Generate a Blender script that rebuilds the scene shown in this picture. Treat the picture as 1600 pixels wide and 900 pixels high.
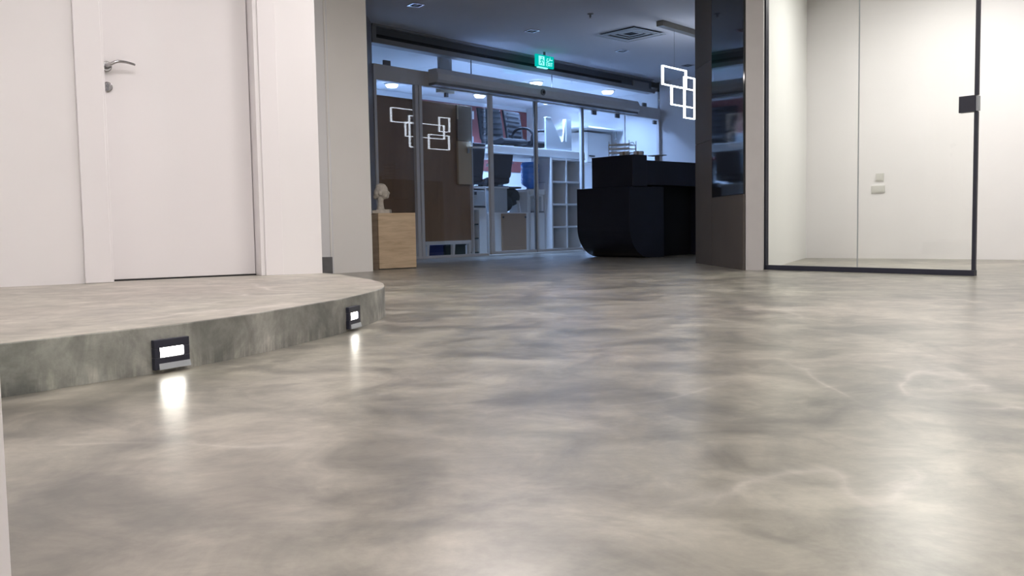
import bpy, bmesh, math, random
from mathutils import Vector, Matrix
random.seed(7)
for o in list(bpy.data.objects): bpy.data.objects.remove(o, do_unlink=True)
scene = bpy.context.scene
C = scene.collection

# ------------------------------------------------------------------ camera
F_PX, PITCH, ROLL, EYE = 1400.0, 0.0686, 0.0173, 0.37
cam_d = bpy.data.cameras.new('camera'); cam = bpy.data.objects.new('camera', cam_d); C.objects.link(cam)
cam_d.sensor_width = 36.0; cam_d.lens = 36.0 * F_PX / 1600.0; cam_d.clip_start = 0.02; cam_d.clip_end = 200
fw = Vector((0, math.cos(PITCH), -math.sin(PITCH))); up = Vector((0, math.sin(PITCH), math.cos(PITCH))); rt = Vector((1, 0, 0))
r2 = math.cos(ROLL) * rt - math.sin(ROLL) * up
u2 = math.cos(ROLL) * up + math.sin(ROLL) * rt
M = Matrix((r2, u2, -fw)).transposed().to_4x4(); M.translation = Vector((0, 0, EYE)); cam.matrix_world = M
scene.camera = cam

# ------------------------------------------------------------------ world, exposure
w = bpy.data.worlds.new('night'); scene.world = w; w.use_nodes = True
w.node_tree.nodes['Background'].inputs[0].default_value = (0.02, 0.025, 0.035, 1); w.node_tree.nodes['Background'].inputs[1].default_value = 0.3
vs = scene.view_settings
vs.view_transform = 'Standard'; vs.look = 'None'; vs.exposure = 0.0; vs.gamma = 1.0; vs.use_curve_mapping = False
scene.cycles.max_bounces = 8; scene.cycles.diffuse_bounces = 4; scene.cycles.glossy_bounces = 4; scene.cycles.transparent_max_bounces = 24
scene.cycles.caustics_reflective = False; scene.cycles.caustics_refractive = False
HALL_L = 29.0      # radiance of the hall's ceiling panels
GLASS_L = 36.0     # panels over the glazed room
SHOP_W = 56.0      # watts of each downlight in the stock room

# ------------------------------------------------------------------ materials
def new_mat(name):
    m = bpy.data.materials.new(name); m.use_nodes = True
    nt = m.node_tree; return m, nt, nt.nodes['Principled BSDF']
def N(nt, t, **kw):
    n = nt.nodes.new(t)
    for k, v in kw.items():
        if k in n.inputs: n.inputs[k].default_value = v
        else: setattr(n, k, v)
    return n
def ramp(nt, stops, fac):
    r = nt.nodes.new('ShaderNodeValToRGB'); e = r.color_ramp.elements
    while len(e) < len(stops): e.new(0.5)
    for i, (p, c) in enumerate(stops): e[i].position = p; e[i].color = (*c, 1)
    nt.links.new(fac, r.inputs[0]); return r
def mapping(nt, scale=(1, 1, 1), rot=(0, 0, 0), coord='Object'):
    tc = nt.nodes.new('ShaderNodeTexCoord'); mp = nt.nodes.new('ShaderNodeMapping')
    mp.inputs['Scale'].default_value = scale; mp.inputs['Rotation'].default_value = rot
    nt.links.new(tc.outputs[coord], mp.inputs[0]); return mp.outputs[0]
def plain(name, col, rough=0.5, metal=0.0, var=0.04, scale=6.0, bump=0.0, spec=0.5, coat=0.0):
    """paint / plastic / metal with a little procedural unevenness"""
    m, nt, b = new_mat(name)
    v = mapping(nt)
    n = N(nt, 'ShaderNodeTexNoise', Scale=scale, Detail=5.0); nt.links.new(v, n.inputs['Vector'])
    lo = tuple(max(0, c * (1 - var)) for c in col); hi = tuple(min(1, c * (1 + var)) for c in col)
    r = ramp(nt, [(0.3, lo), (0.7, hi)], n.outputs['Fac'])
    nt.links.new(r.outputs[0], b.inputs['Base Color'])
    b.inputs['Roughness'].default_value = rough; b.inputs['Metallic'].default_value = metal
    b.inputs['Specular IOR Level'].default_value = spec; b.inputs['Coat Weight'].default_value = coat
    if bump:
        n2 = N(nt, 'ShaderNodeTexNoise', Scale=scale * 12, Detail=3.0); nt.links.new(v, n2.inputs['Vector'])
        bp = N(nt, 'ShaderNodeBump', Strength=bump, Distance=0.002); nt.links.new(n2.outputs['Fac'], bp.inputs['Height'])
        nt.links.new(bp.outputs[0], b.inputs['Normal'])
    return m
def emit(name, col, strength):
    m = bpy.data.materials.new(name); m.use_nodes = True; nt = m.node_tree
    nt.nodes.remove(nt.nodes['Principled BSDF'])
    e = N(nt, 'ShaderNodeEmission', Strength=strength); e.inputs[0].default_value = (*col, 1)
    nt.links.new(e.outputs[0], nt.nodes['Material Output'].inputs[0]); return m
def glass_mat(name, tint, f0=0.04, rough=0.0):
    m = bpy.data.materials.new(name); m.use_nodes = True; nt = m.node_tree
    nt.nodes.remove(nt.nodes['Principled BSDF'])
    t = N(nt, 'ShaderNodeBsdfTransparent'); t.inputs[0].default_value = (*tint, 1)
    g = N(nt, 'ShaderNodeBsdfGlossy', Roughness=rough); g.inputs[0].default_value = (1, 1, 1, 1)
    lw = N(nt, 'ShaderNodeLayerWeight', Blend=0.5)
    p = N(nt, 'ShaderNodeMath', operation='POWER'); p.inputs[1].default_value = 5.0; nt.links.new(lw.outputs['Facing'], p.inputs[0])
    a = N(nt, 'ShaderNodeMath', operation='MULTIPLY_ADD'); a.inputs[1].default_value = 1 - f0; a.inputs[2].default_value = f0
    nt.links.new(p.outputs[0], a.inputs[0])
    mx = N(nt, 'ShaderNodeMixShader'); nt.links.new(a.outputs[0], mx.inputs[0]); nt.links.new(t.outputs[0], mx.inputs[1]); nt.links.new(g.outputs[0], mx.inputs[2])
    nt.links.new(mx.outputs[0], nt.nodes['Material Output'].inputs[0]); return m

def microcement(name, dark, mid, light, rough=0.305, spec=0.5, drips=False, seed=0.0):
    """trowelled, sealed cement: clouds, trowel sweeps, pale veins"""
    m, nt, b = new_mat(name); L = nt.links.new
    tc = nt.nodes.new('ShaderNodeTexCoord')
    def mp(scale, rot=0.0, off=0.0):
        q = nt.nodes.new('ShaderNodeMapping'); q.inputs['Scale'].default_value = scale; q.inputs['Rotation'].default_value = (0, 0, rot)
        q.inputs['Location'].default_value = (seed + off, seed * .7 - off, seed); L(tc.outputs['Object'], q.inputs[0]); return q.outputs[0]
    big = N(nt, 'ShaderNodeTexNoise', Scale=0.85, Detail=4.0, Roughness=0.5, Distortion=0.7); L(mp((1, 1, 1)), big.inputs['Vector'])
    swp = N(nt, 'ShaderNodeTexNoise', Scale=1.6, Detail=6.0, Roughness=0.58, Distortion=1.0); L(mp((0.8, 1.35, 1), 0.5, 3.1), swp.inputs['Vector'])
    sw2 = N(nt, 'ShaderNodeTexNoise', Scale=3.6, Detail=7.0, Roughness=0.62, Distortion=0.9); L(mp((1.15, 0.9, 1), -0.3, 9.7), sw2.inputs['Vector'])
    m1 = N(nt, 'ShaderNodeMix', data_type='FLOAT'); m1.inputs[0].default_value = 0.5; L(big.outputs['Fac'], m1.inputs[2]); L(swp.outputs['Fac'], m1.inputs[3])
    m2 = N(nt, 'ShaderNodeMix', data_type='FLOAT'); m2.inputs[0].default_value = 0.45; L(m1.outputs[0], m2.inputs[2]); L(sw2.outputs['Fac'], m2.inputs[3])
    r = ramp(nt, [(0.40, dark), (0.49, mid), (0.585, light)], m2.outputs[0])
    col = r.outputs[0]
    # warm / green tint clouds
    tn = N(nt, 'ShaderNodeTexNoise', Scale=0.9, Detail=3.0); L(mp((1, 1, 1), 0, 21.0), tn.inputs['Vector'])
    tr = ramp(nt, [(0.35, (0.98, 1.0, 0.93)), (0.65, (1.0, 0.965, 0.93))], tn.outputs['Fac'])
    mt = N(nt, 'ShaderNodeMix', data_type='RGBA', blend_type='MULTIPLY'); mt.inputs[0].default_value = 1.0
    L(col, mt.inputs[6]); L(tr.outputs[0], mt.inputs[7]); col = mt.outputs[2]
    # pale trowel veins: thin ridges of a distorted noise, gated by another
    vn = N(nt, 'ShaderNodeTexNoise', Scale=1.0, Detail=3.0, Roughness=0.5, Distortion=0.9); L(mp((1.1, 0.9, 1), 0.7, 5.3), vn.inputs['Vector'])
    s = N(nt, 'ShaderNodeMath', operation='SUBTRACT'); s.inputs[1].default_value = 0.5; L(vn.outputs['Fac'], s.inputs[0])
    ab = N(nt, 'ShaderNodeMath', operation='ABSOLUTE'); L(s.outputs[0], ab.inputs[0])
    vr = ramp(nt, [(0.0, (1, 1, 1)), (0.012, (0.35, 0.35, 0.35)), (0.03, (0, 0, 0))], ab.outputs[0])
    gt = N(nt, 'ShaderNodeTexNoise', Scale=1.6, Detail=2.0); L(mp((1, 1, 1), 0, 33.0), gt.inputs['Vector'])
    gr = ramp(nt, [(0.5, (0, 0, 0)), (0.64, (0.7, 0.7, 0.7))], gt.outputs['Fac'])
    vm = N(nt, 'ShaderNodeMath', operation='MULTIPLY'); L(vr.outputs[0], vm.inputs[0]); L(gr.outputs[0], vm.inputs[1])
    mv = N(nt, 'ShaderNodeMix', data_type='RGBA'); L(vm.outputs[0], mv.inputs[0]); L(col, mv.inputs[6]); mv.inputs[7].default_value = (*[min(1, c * 1.3) for c in light], 1)
    col = mv.outputs[2]
    # darker burnished blots
    bn = N(nt, 'ShaderNodeTexNoise', Scale=2.3, Detail=6.0, Roughness=0.6, Distortion=0.7); L(mp((1, 1.1, 1), 0.2, 47.0), bn.inputs['Vector'])
    br = ramp(nt, [(0.54, (0, 0, 0)), (0.68, (0.75, 0.75, 0.75))], bn.outputs['Fac'])
    mb_ = N(nt, 'ShaderNodeMix', data_type='RGBA'); L(br.outputs[0], mb_.inputs[0]); L(col, mb_.inputs[6]); mb_.inputs[7].default_value = (*[c * 0.85 for c in dark], 1)
    col = mb_.outputs[2]
    # short trowel strokes
    kn = N(nt, 'ShaderNodeTexNoise', Scale=7.0, Detail=6.0, Roughness=0.65, Distortion=0.6); L(mp((1.0, 1.25, 1), 0.15, 61.0), kn.inputs['Vector'])
    kr = ramp(nt, [(0.38, (0.82, 0.82, 0.82)), (0.62, (1.16, 1.16, 1.16))], kn.outputs['Fac'])
    mk = N(nt, 'ShaderNodeMix', data_type='RGBA', blend_type='MULTIPLY'); mk.inputs[0].default_value = 1.0
    L(col, mk.inputs[6]); L(kr.outputs[0], mk.inputs[7]); col = mk.outputs[2]
    # fine speckle
    fn = N(nt, 'ShaderNodeTexNoise', Scale=38.0, Detail=6.0, Roughness=0.7); L(mp((1, 1, 1)), fn.inputs['Vector'])
    fr = ramp(nt, [(0.3, (0.90, 0.90, 0.90)), (0.7, (1.10, 1.10, 1.10))], fn.outputs['Fac'])
    mf = N(nt, 'ShaderNodeMix', data_type='RGBA', blend_type='MULTIPLY'); mf.inputs[0].default_value = 1.0
    L(col, mf.inputs[6]); L(fr.outputs[0], mf.inputs[7]); col = mf.outputs[2]
    if drips:
        dn = N(nt, 'ShaderNodeTexNoise', Scale=44.0, Detail=4.0, Roughness=0.65); L(mp((1, 1, 0.10)), dn.inputs['Vector'])
        dr = ramp(nt, [(0.46, (0.92, 0.92, 0.92)), (0.66, (1.4, 1.38, 1.34))], dn.outputs['Fac'])
        # drips belong to the lower half of the face
        sx = N(nt, 'ShaderNodeSeparateXYZ'); L(tc.outputs['Object'], sx.inputs[0])
        zr = N(nt, 'ShaderNodeMapRange'); zr.inputs[1].default_value = 0.06; zr.inputs[2].default_value = 0.02; L(sx.outputs['Z'], zr.inputs[0])
        md = N(nt, 'ShaderNodeMix', data_type='RGBA', blend_type='MULTIPLY'); L(zr.outputs[0], md.inputs[0]); L(col, md.inputs[6]); L(dr.outputs[0], md.inputs[7]); col = md.outputs[2]
    L(col, b.inputs['Base Color'])
    b.inputs['Roughness'].default_value = rough
    bp = N(nt, 'ShaderNodeBump', Strength=0.02, Distance=0.01); L(m2.outputs[0], bp.inputs['Height']); L(bp.outputs[0], b.inputs['Normal'])
    b.inputs['Specular IOR Level'].default_value = spec
    return m

def wood_mat(name, c0, c1, scale=(1.5, 1.5, 14), rough=0.5):
    m, nt, b = new_mat(name)
    v = mapping(nt, scale)
    n = N(nt, 'ShaderNodeTexNoise', Scale=3.0, Detail=7.0, Roughness=0.6, Distortion=0.6); nt.links.new(v, n.inputs['Vector'])
    r = ramp(nt, [(0.32, c0), (0.6, c1)], n.outputs['Fac']); nt.links.new(r.outputs[0], b.inputs['Base Color'])
    b.inputs['Roughness'].default_value = rough
    return m

MT = {}
MT['floor'] = microcement('polished_cement', (0.11, 0.105, 0.092), (0.222, 0.208, 0.18), (0.335, 0.313, 0.272), spec=1.0)
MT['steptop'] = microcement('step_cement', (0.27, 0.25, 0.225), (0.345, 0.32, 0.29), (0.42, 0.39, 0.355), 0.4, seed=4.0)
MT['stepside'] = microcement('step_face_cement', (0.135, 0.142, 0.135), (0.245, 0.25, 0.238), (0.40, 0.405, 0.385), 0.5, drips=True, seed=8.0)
MT['wall'] = plain('white_wall_paint', (0.80, 0.78, 0.78), 0.55, var=0.015, scale=2, bump=0.03)
MT['wallwarm'] = plain('warm_white_column_paint', (0.82, 0.80, 0.765), 0.6, var=0.015, scale=2, bump=0.03)
MT['wallgrey'] = plain('grey_wall_paint', (0.80, 0.80, 0.80), 0.6, var=0.02, scale=2)
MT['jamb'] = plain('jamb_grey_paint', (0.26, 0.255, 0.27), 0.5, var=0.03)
MT['roomwall'] = plain('bright_room_paint', (0.80, 0.805, 0.78), 0.6, var=0.01, scale=2)
MT['ceil'] = plain('ceiling_paint', (0.82, 0.82, 0.81), 0.8, var=0.01, scale=2)
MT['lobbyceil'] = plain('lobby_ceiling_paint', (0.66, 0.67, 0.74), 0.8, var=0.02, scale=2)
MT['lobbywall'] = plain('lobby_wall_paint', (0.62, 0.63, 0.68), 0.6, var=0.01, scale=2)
MT['bulk'] = plain('bulkhead_grey', (0.27, 0.275, 0.285), 0.6, var=0.02)
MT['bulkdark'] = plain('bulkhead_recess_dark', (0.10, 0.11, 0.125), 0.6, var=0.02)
MT['black'] = plain('matt_black', (0.012, 0.012, 0.014), 0.5, var=0.1)
MT['slotblack'] = plain('slot_black', (0.004, 0.005, 0.007), 0.7, var=0.1)
MT['navyframe'] = plain('dark_navy_powder_coat', (0.022, 0.024, 0.042), 0.4, var=0.05)
MT['doorpaint'] = plain('door_white_lacquer', (0.80, 0.775, 0.78), 0.4, var=0.01, scale=1.5)
MT['chrome'] = plain('satin_chrome', (0.46, 0.455, 0.47), 0.14, 1.0, var=0.03)
MT['alu'] = plain('anodised_aluminium', (0.64, 0.645, 0.67), 0.5, 0.1, var=0.04)
MT['aludark'] = plain('dark_aluminium', (0.19, 0.195, 0.21), 0.4, 0.2, var=0.04)
MT['bbgrey'] = plain('grey_skirting', (0.15, 0.15, 0.152), 0.5, var=0.1, scale=20)
MT['laminate'] = plain('taupe_dark_laminate', (0.095, 0.084, 0.077), 0.55, var=0.06, scale=3, bump=0.02, spec=0.2)
MT['darkglass'] = plain('black_screen_glass', (0.012, 0.014, 0.018), 0.05, var=0.05, spec=0.8)
MT['beigeend'] = plain('stone_beige_plaster', (0.50, 0.485, 0.475), 0.6, var=0.03, scale=8)
MT['desk'] = plain('ink_blue_lacquer', (0.008, 0.009, 0.018), 0.38, var=0.2, scale=5)
MT['deskdark'] = plain('desk_black_inside', (0.003, 0.003, 0.004), 0.7, var=0.1)
MT['wood'] = wood_mat('pale_oak_veneer', (0.46, 0.34, 0.215), (0.62, 0.48, 0.325), (1.2, 1.2, 9))
MT['woodshadow'] = wood_mat('shadow_toned_oak', (0.13, 0.092, 0.06), (0.19, 0.14, 0.095), (1.2, 1.2, 9))
MT['stone'] = plain('sand_stone', (0.52, 0.48, 0.42), 0.8, var=0.14, scale=40, bump=0.3)
MT['brown'] = wood_mat('brown_board', (0.24, 0.145, 0.08), (0.29, 0.18, 0.10), (2, 2, .5), 0.55)
MT['taupe'] = plain('taupe_reflection_and_tape', (0.20, 0.16, 0.115), 0.6, var=0.04)
MT['beige'] = plain('beige_reflection', (0.52, 0.42, 0.28), 0.6, var=0.04)
MT['brownbox'] = plain('cardboard_brown', (0.33, 0.225, 0.15), 0.7, var=0.05)
MT['white'] = plain('white_melamine', (0.74, 0.755, 0.77), 0.4, var=0.02)
MT['shelfback'] = plain('shelf_inside_grey', (0.30, 0.31, 0.29), 0.6, var=0.05)
MT['pale'] = plain('pale_grey_metal_and_shade', (0.40, 0.43, 0.46), 0.4, var=0.04)
MT['chair'] = plain('black_mesh_fabric', (0.006, 0.007, 0.010), 0.8, var=0.2, scale=30, spec=0.2)
MT['chairgrey'] = plain('charcoal_fabric', (0.06, 0.062, 0.075), 0.7, var=0.15, scale=30)
MT['red'] = plain('red_wall_paint', (0.20, 0.055, 0.055), 0.6, var=0.06)
MT['bluewater'] = plain('blue_water_bottle', (0.05, 0.24, 0.80), 0.15, var=0.12, scale=14, coat=0.5)
MT['bluebin'] = plain('deep_blue_crate', (0.015, 0.025, 0.13), 0.5, var=0.1)
MT['greenbin'] = plain('added_dark_green_crate', (0.006, 0.02, 0.016), 0.6, var=0.1)
MT['stockwall'] = plain('stock_room_paint', (0.72, 0.75, 0.80), 0.7, var=0.01)
MT['bag'] = plain('dark_bag_fabric', (0.028, 0.04, 0.045), 0.8, var=0.2, scale=12, bump=0.4)
MT['creambox'] = plain('cream_plastic', (0.70, 0.64, 0.50), 0.4, var=0.03)
MT['brassgrey'] = plain('champagne_metal', (0.30, 0.275, 0.22), 0.4, 0.6, var=0.05)
MT['switch'] = plain('switch_plastic', (0.62, 0.61, 0.57), 0.4, var=0.01)
MT['cloth'] = plain('pale_blue_cloth', (0.5, 0.58, 0.66), 0.8, var=0.08, scale=9)
MT['glass'] = glass_mat('clear_glass', (0.996, 1.0, 0.994), 0.025)
MT['shopglass'] = glass_mat('shop_glass', (0.985, 0.99, 0.995), 0.045)
MT['led'] = emit('led_white', (0.80, 0.88, 1.0), 9.0)
MT['stepled'] = emit('step_led', (1.0, 0.96, 0.86), 26.0)
MT['panel'] = emit('hall_panel_light', (1.0, 0.94, 0.935), HALL_L)
MT['panel2'] = emit('room_panel_light', (1.0, 0.985, 0.95), GLASS_L)
MT['disc'] = emit('downlight_disc', (0.72, 0.86, 1.0), 9.0)
MT['exit'] = emit('exit_green', (0.0, 0.52, 0.45), 1.0)
MT['exitlt'] = emit('exit_pale', (0.30, 1.0, 0.95), 1.2)

# ------------------------------------------------------------------ mesh helpers
class MB:
    def __init__(s): s.v = []; s.f = []; s.mi = []; s.cur = 0
    def face(s, idx): s.f.append(idx); s.mi.append(s.cur)
    def box(s, x0, x1, y0, y1, z0, z1):
        n = len(s.v)
        s.v += [(x0, y0, z0), (x1, y0, z0), (x1, y1, z0), (x0, y1, z0), (x0, y0, z1), (x1, y0, z1), (x1, y1, z1), (x0, y1, z1)]
        for q in ((0, 3, 2, 1), (4, 5, 6, 7), (0, 1, 5, 4), (1, 2, 6, 5), (2, 3, 7, 6), (3, 0, 4, 7)): s.face(tuple(n + i for i in q))
        return s
    def prism(s, poly, z0, z1, side=None):
        """vertical prism over a counter-clockwise plan polygon"""
        n = len(s.v); k = len(poly)
        s.v += [(x, y, z0) for x, y in poly] + [(x, y, z1) for x, y in poly]
        s.face(tuple(n + i for i in reversed(range(k)))); s.face(tuple(n + k + i for i in range(k)))
        c = s.cur
        if side is not None: s.cur = side
        for i in range(k): j = (i + 1) % k; s.face((n + i, n + j, n + k + j, n + k + i))
        s.cur = c; return s
    def sweep(s, prof, axis, a0, a1):
        """profile polygon swept along axis 'x' (prof in y,z) or 'y' (prof in x,z)"""
        n = len(s.v); k = len(prof)
        for a in (a0, a1): s.v += [((a, p, q) if axis == 'x' else (p, a, q)) for p, q in prof]
        s.face(tuple(n + i for i in range(k))); s.face(tuple(n + k + i for i in reversed(range(k))))
        for i in range(k): j = (i + 1) % k; s.face((n + i, n + k + i, n + k + j, n + j))
        return s
    def lathe(s, prof, seg=24, c=(0, 0, 0), axis='z'):
        n = len(s.v); k = len(prof)
        for i in range(seg):
            a = 2 * math.pi * i / seg
            for r, h in prof:
                x, y, z = r * math.cos(a), r * math.sin(a), h
                if axis == 'y': x, y, z = x, z, y
                if axis == 'x': x, y, z = z, x, y
                s.v.append((c[0] + x, c[1] + y, c[2] + z))
        for i in range(seg):
            j = (i + 1) % seg
            for q in range(k - 1): s.face((n + i * k + q, n + j * k + q, n + j * k + q + 1, n + i * k + q + 1))
        s.face(tuple(n + i * k for i in reversed(range(seg)))); s.face(tuple(n + i * k + k - 1 for i in range(seg)))
        return s
    def tube(s, pts, rad, seg=8):
        pts = [Vector(p) for p in pts]; n = len(s.v); k = len(pts)
        rads = rad if isinstance(rad, (list, tuple)) else [rad] * k
        for i, p in enumerate(pts):
            d = (pts[min(i + 1, k - 1)] - pts[max(i - 1, 0)]).normalized()
            a = d.cross(Vector((0, 0, 1)) if abs(d.z) < 0.9 else Vector((1, 0, 0))).normalized(); b = d.cross(a)
            for q in range(seg):
                t = 2 * math.pi * q / seg; s.v.append(tuple(p + (a * math.cos(t) + b * math.sin(t)) * rads[i]))
        for i in range(k - 1):
            for q in range(seg):
                r = (q + 1) % seg; s.face((n + i * seg + q, n + i * seg + r, n + (i + 1) * seg + r, n + (i + 1) * seg + q))
        s.face(tuple(n + q for q in range(seg))); s.face(tuple(n + (k - 1) * seg + q for q in reversed(range(seg))))
        return s
    def mesh(s, name, mats):
        me = bpy.data.meshes.new(name); me.from_pydata(s.v, [], s.f)
        for m in mats: me.materials.append(m)
        for p, i in zip(me.polygons, s.mi): p.material_index = i
        bm = bmesh.new(); bm.from_mesh(me); bmesh.ops.recalc_face_normals(bm, faces=bm.faces); bm.to_mesh(me); bm.free()
        return me
    def build(s, name, mat, parent=None, bevel=0.0, smooth=False, loc=None, rz=None):
        mats = [MT[k] for k in (mat if isinstance(mat, (list, tuple)) else [mat])]
        o = bpy.data.objects.new(name, s.mesh(name, mats)); C.objects.link(o)
        if parent: o.parent = parent
        if loc: o.location = loc
        if rz is not None: o.rotation_euler = (0, 0, rz)
        if bevel:
            b = o.modifiers.new('bevel', 'BEVEL'); b.width = bevel; b.segments = 2; b.limit_method = 'ANGLE'; b.angle_limit = math.radians(50)
        if smooth:
            for p in o.data.polygons: p.use_smooth = True
        return o
def B(*a): return MB().box(*a)
def thing(name, label, cat, loc=(0, 0, 0), rz=0.0, group=None, kind=None):
    o = bpy.data.objects.new(name, None); C.objects.link(o); o.empty_display_size = 0.1
    o.location = loc; o.rotation_euler = (0, 0, rz); return tag(o, label, cat, group, kind)
def tag(o, label, cat=None, group=None, kind=None):
    o['label'] = label
    if cat: o['category'] = cat
    if group: o['group'] = group
    if kind: o['kind'] = kind
    return o
def struct(o, label, cat): return tag(o, label, cat, None, 'structure')
def sphere(mb, c, r, seg=16, rings=10):
    n = len(mb.v)
    for i in range(rings + 1):
        t = math.pi * i / rings
        for j in range(seg):
            a = 2 * math.pi * j / seg
            mb.v.append((c[0] + r[0] * math.sin(t) * math.cos(a), c[1] + r[1] * math.sin(t) * math.sin(a), c[2] + r[2] * math.cos(t)))
    for i in range(rings):
        for j in range(seg):
            k = (j + 1) % seg; mb.face((n + i * seg + j, n + (i + 1) * seg + j, n + (i + 1) * seg + k, n + i * seg + k))
def catmull(pts, n=6):
    out = []
    for i in range(len(pts) - 1):
        p0, p1, p2, p3 = pts[max(i - 1, 0)], pts[i], pts[i + 1], pts[min(i + 2, len(pts) - 1)]
        for k in range(n):
            t = k / n
            out.append(tuple(0.5 * (2 * b + (c - a) * t + (2 * a - 5 * b + 4 * c - d) * t * t + (3 * b - a - 3 * c + d) * t ** 3) for a, b, c, d in zip(p0, p1, p2, p3)))
    out.append(tuple(pts[-1])); return out

# ------------------------------------------------------------------ the setting
STEP = 0.125; ZH = 2.60; ZL = 2.68
struct(B(-6, 9, -4, 19, -0.12, 0).build('floor', 'floor'), 'polished grey-beige trowelled cement floor with cloudy mottling', 'floor')

# left wall with the white door: local x runs along the wall, y into the wall
WA = math.atan(0.62); WO = (-2.109, 4.421)
def wl(x, y): return (WO[0] + x * math.cos(WA) - y * math.sin(WA), WO[1] + x * math.sin(WA) + y * math.cos(WA))
D0, D1 = 0.122, 0.888        # clear door opening along the wall
DH = STEP + 2.08
m = MB(); m.box(-3.6, D0 - .01, 0, .16, 0, ZH); m.box(D1 + .01, 1.222, 0, .16, 0, ZH); m.box(D0 - .01, D1 + .01, 0, .16, DH + .01, ZH)
struct(m.build('wall_left', 'wall', loc=(*WO, 0), rz=WA), 'white painted wall around the white door on the left', 'wall')
dr = thing('door_1', 'white flush door with curved chrome lever on the cement platform', 'door', (*WO, STEP), WA, kind='structure')
B(0, D0, -.022, .0, 0, 2.20).build('architrave', 'doorpaint', dr, 0.004)
B(D1 + .012, D1 + .11, -.006, .0, 0, 2.20).build('architrave', 'doorpaint', dr, 0.002)
B(D0, D1, -.022, .0, 2.08, 2.20).build('architrave', 'doorpaint', dr, 0.004)
m = MB(); m.box(D0 - .01, D0 + .012, 0, .15, 0, 2.08); m.box(D1 - .012, D1 + .01, 0, .15, 0, 2.08); m.box(D0, D1, 0, .15, 2.07, 2.09)
m.build('door_frame', 'doorpaint', dr, 0.002)
leaf = B(D0 + .016, D1 - .016, .10, .142, .008, 2.066).build('door_leaf', 'doorpaint', dr, 0.002)
hx, hz = D0 + .036, 1.085
hd = MB().lathe([(.0, 0), (.026, 0), (.026, -.006), (.022, -.009), (.0, -.009)], 24, (hx, .10, hz), 'y').build('lever_rosette', 'chrome', leaf)
pts = catmull([(hx, .10, hz), (hx, .062, hz), (hx + .012, .046, hz + .004), (hx + .045, .042, hz + .019), (hx + .085, .044, hz + .019), (hx + .128, .046, hz + .010)], 6)
MB().tube(pts, [.0105 - .0045 * i / (len(pts) - 1) for i in range(len(pts))], 12).build('lever_handle', 'chrome', leaf, smooth=True)
es = MB().lathe([(.0, 0), (.025, 0), (.025, -.006), (.021, -.009), (.0, -.009)], 24, (hx, .10, hz - .102), 'y').build('keyhole_escutcheon', 'chrome', leaf)
m = MB(); m.lathe([(0, 0), (.0085, 0), (.0085, -.006), (0, -.006)], 16, (hx, .091, hz - .095), 'y'); m.box(hx - .004, hx + .004, .085, .091, hz - .12, hz - .098); m.build('lock_cylinder', 'aludark', leaf)
B(D0, D1, .10, .14, 0, .007).build('threshold_gap', 'black', dr)
# wall's return behind its end, the shaded recess and the white column
e0 = wl(1.222, 0); e1 = wl(1.222, .16)
struct(MB().prism([e1, (e1[0] + .001, e1[1] + .001), (-2.35, 7.52), (-2.5, 7.50), wl(1.0, .16)], 0, ZH).build('wall_return', 'wall'), 'white wall return running back behind the door wall', 'wall')
struct(MB().prism([(-2.6, 7.42), (-1.50, 7.57), (-1.55, 7.72), (-2.6, 7.6)], 0, ZH).build('wall_recess', 'wallgrey'), 'narrow grey wall strip between door wall and white column', 'wall')
struct(MB().prism([(-2.6, 7.40), (-1.508, 7.544), (-1.51, 7.562), (-2.6, 7.419)], 0, .14).build('baseboard_recess', 'bbgrey'), 'dark grey skirting at the foot of the grey strip', 'baseboard')
struct(MB().prism([(-1.522, 7.56), (-1.209, 7.808), (-1.42, 8.07), (-1.752, 7.80)], 0, ZL).build('wall_column', 'wallwarm'), 'warm white square column left of the lobby opening', 'column')
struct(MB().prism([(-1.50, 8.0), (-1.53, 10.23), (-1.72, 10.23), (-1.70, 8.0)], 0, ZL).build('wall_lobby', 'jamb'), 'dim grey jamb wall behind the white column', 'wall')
# leaf edge close to the lens at the lower left
struct(B(-0.62, -0.4605, .74, .80, 0, 2.4).build('trim_1', 'doorpaint', bevel=0.004), 'white upright edge close to the camera at the lower left', 'trim')

# the raised platform with the rounded nose
edge = catmull([(-3.2, .2), (-2.1, 1.0), (-1.5, 1.6), (-1.165, 2.03), (-1.075, 2.16), (-.985, 2.285), (-.898, 2.41), (-.768, 2.68), (-.682, 2.94), (-.604, 3.2), (-.553, 3.5), (-.543, 3.80), (-.612, 4.15), (-.762, 4.52), (-.93, 4.87), (-1.03, 5.04)], 6)
poly = edge + [wl(1.2, .15), wl(-3.5, .15), (-4.6, 2.2)]
m = MB(); m.prism(poly, -.01, STEP, side=1)
struct(m.build('raised_step', ['steptop', 'stepside'], bevel=0.004), 'low cement platform with a curved rounded nose in front of the door', 'step')

def step_light(pos, tan, label, wid):
    a = math.atan2(tan[1], tan[0])          # local x along the face, -y out of it
    t = thing('step_light', label, 'step light', (pos[0], pos[1], 0), a, 'recessed step lights')
    h0, h1 = .010, .089
    m = MB(); s = .0085; ww = wid / 2; iw = ww - .018
    m.box(-ww, ww, -.009, .004, .067, h1); m.box(-ww, ww, -.009, .004, h0, .042); m.box(-ww, -iw, -.009, .004, .042, .067); m.box(iw, ww, -.009, .004, .042, .067)
    m.build('bezel', 'navyframe', t, 0.0015)
    B(-iw, iw, -.004, -.001, .042, .067).build('lit_window', 'stepled', t)
    m = MB().sweep([(-.013, .010), (-.0095, .026), (-.009, .010)], 'x', -ww + .012, ww); m.build('lower_lip', 'pale', t)
    return t
step_light((-.9136, 2.3727), (.53, .85), 'larger lit step light with black bezel in the near face of the platform', .11)
step_light((-.584, 3.262), (.22, .975), 'far lit step light near the rounded tip of the platform', .105)

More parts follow.
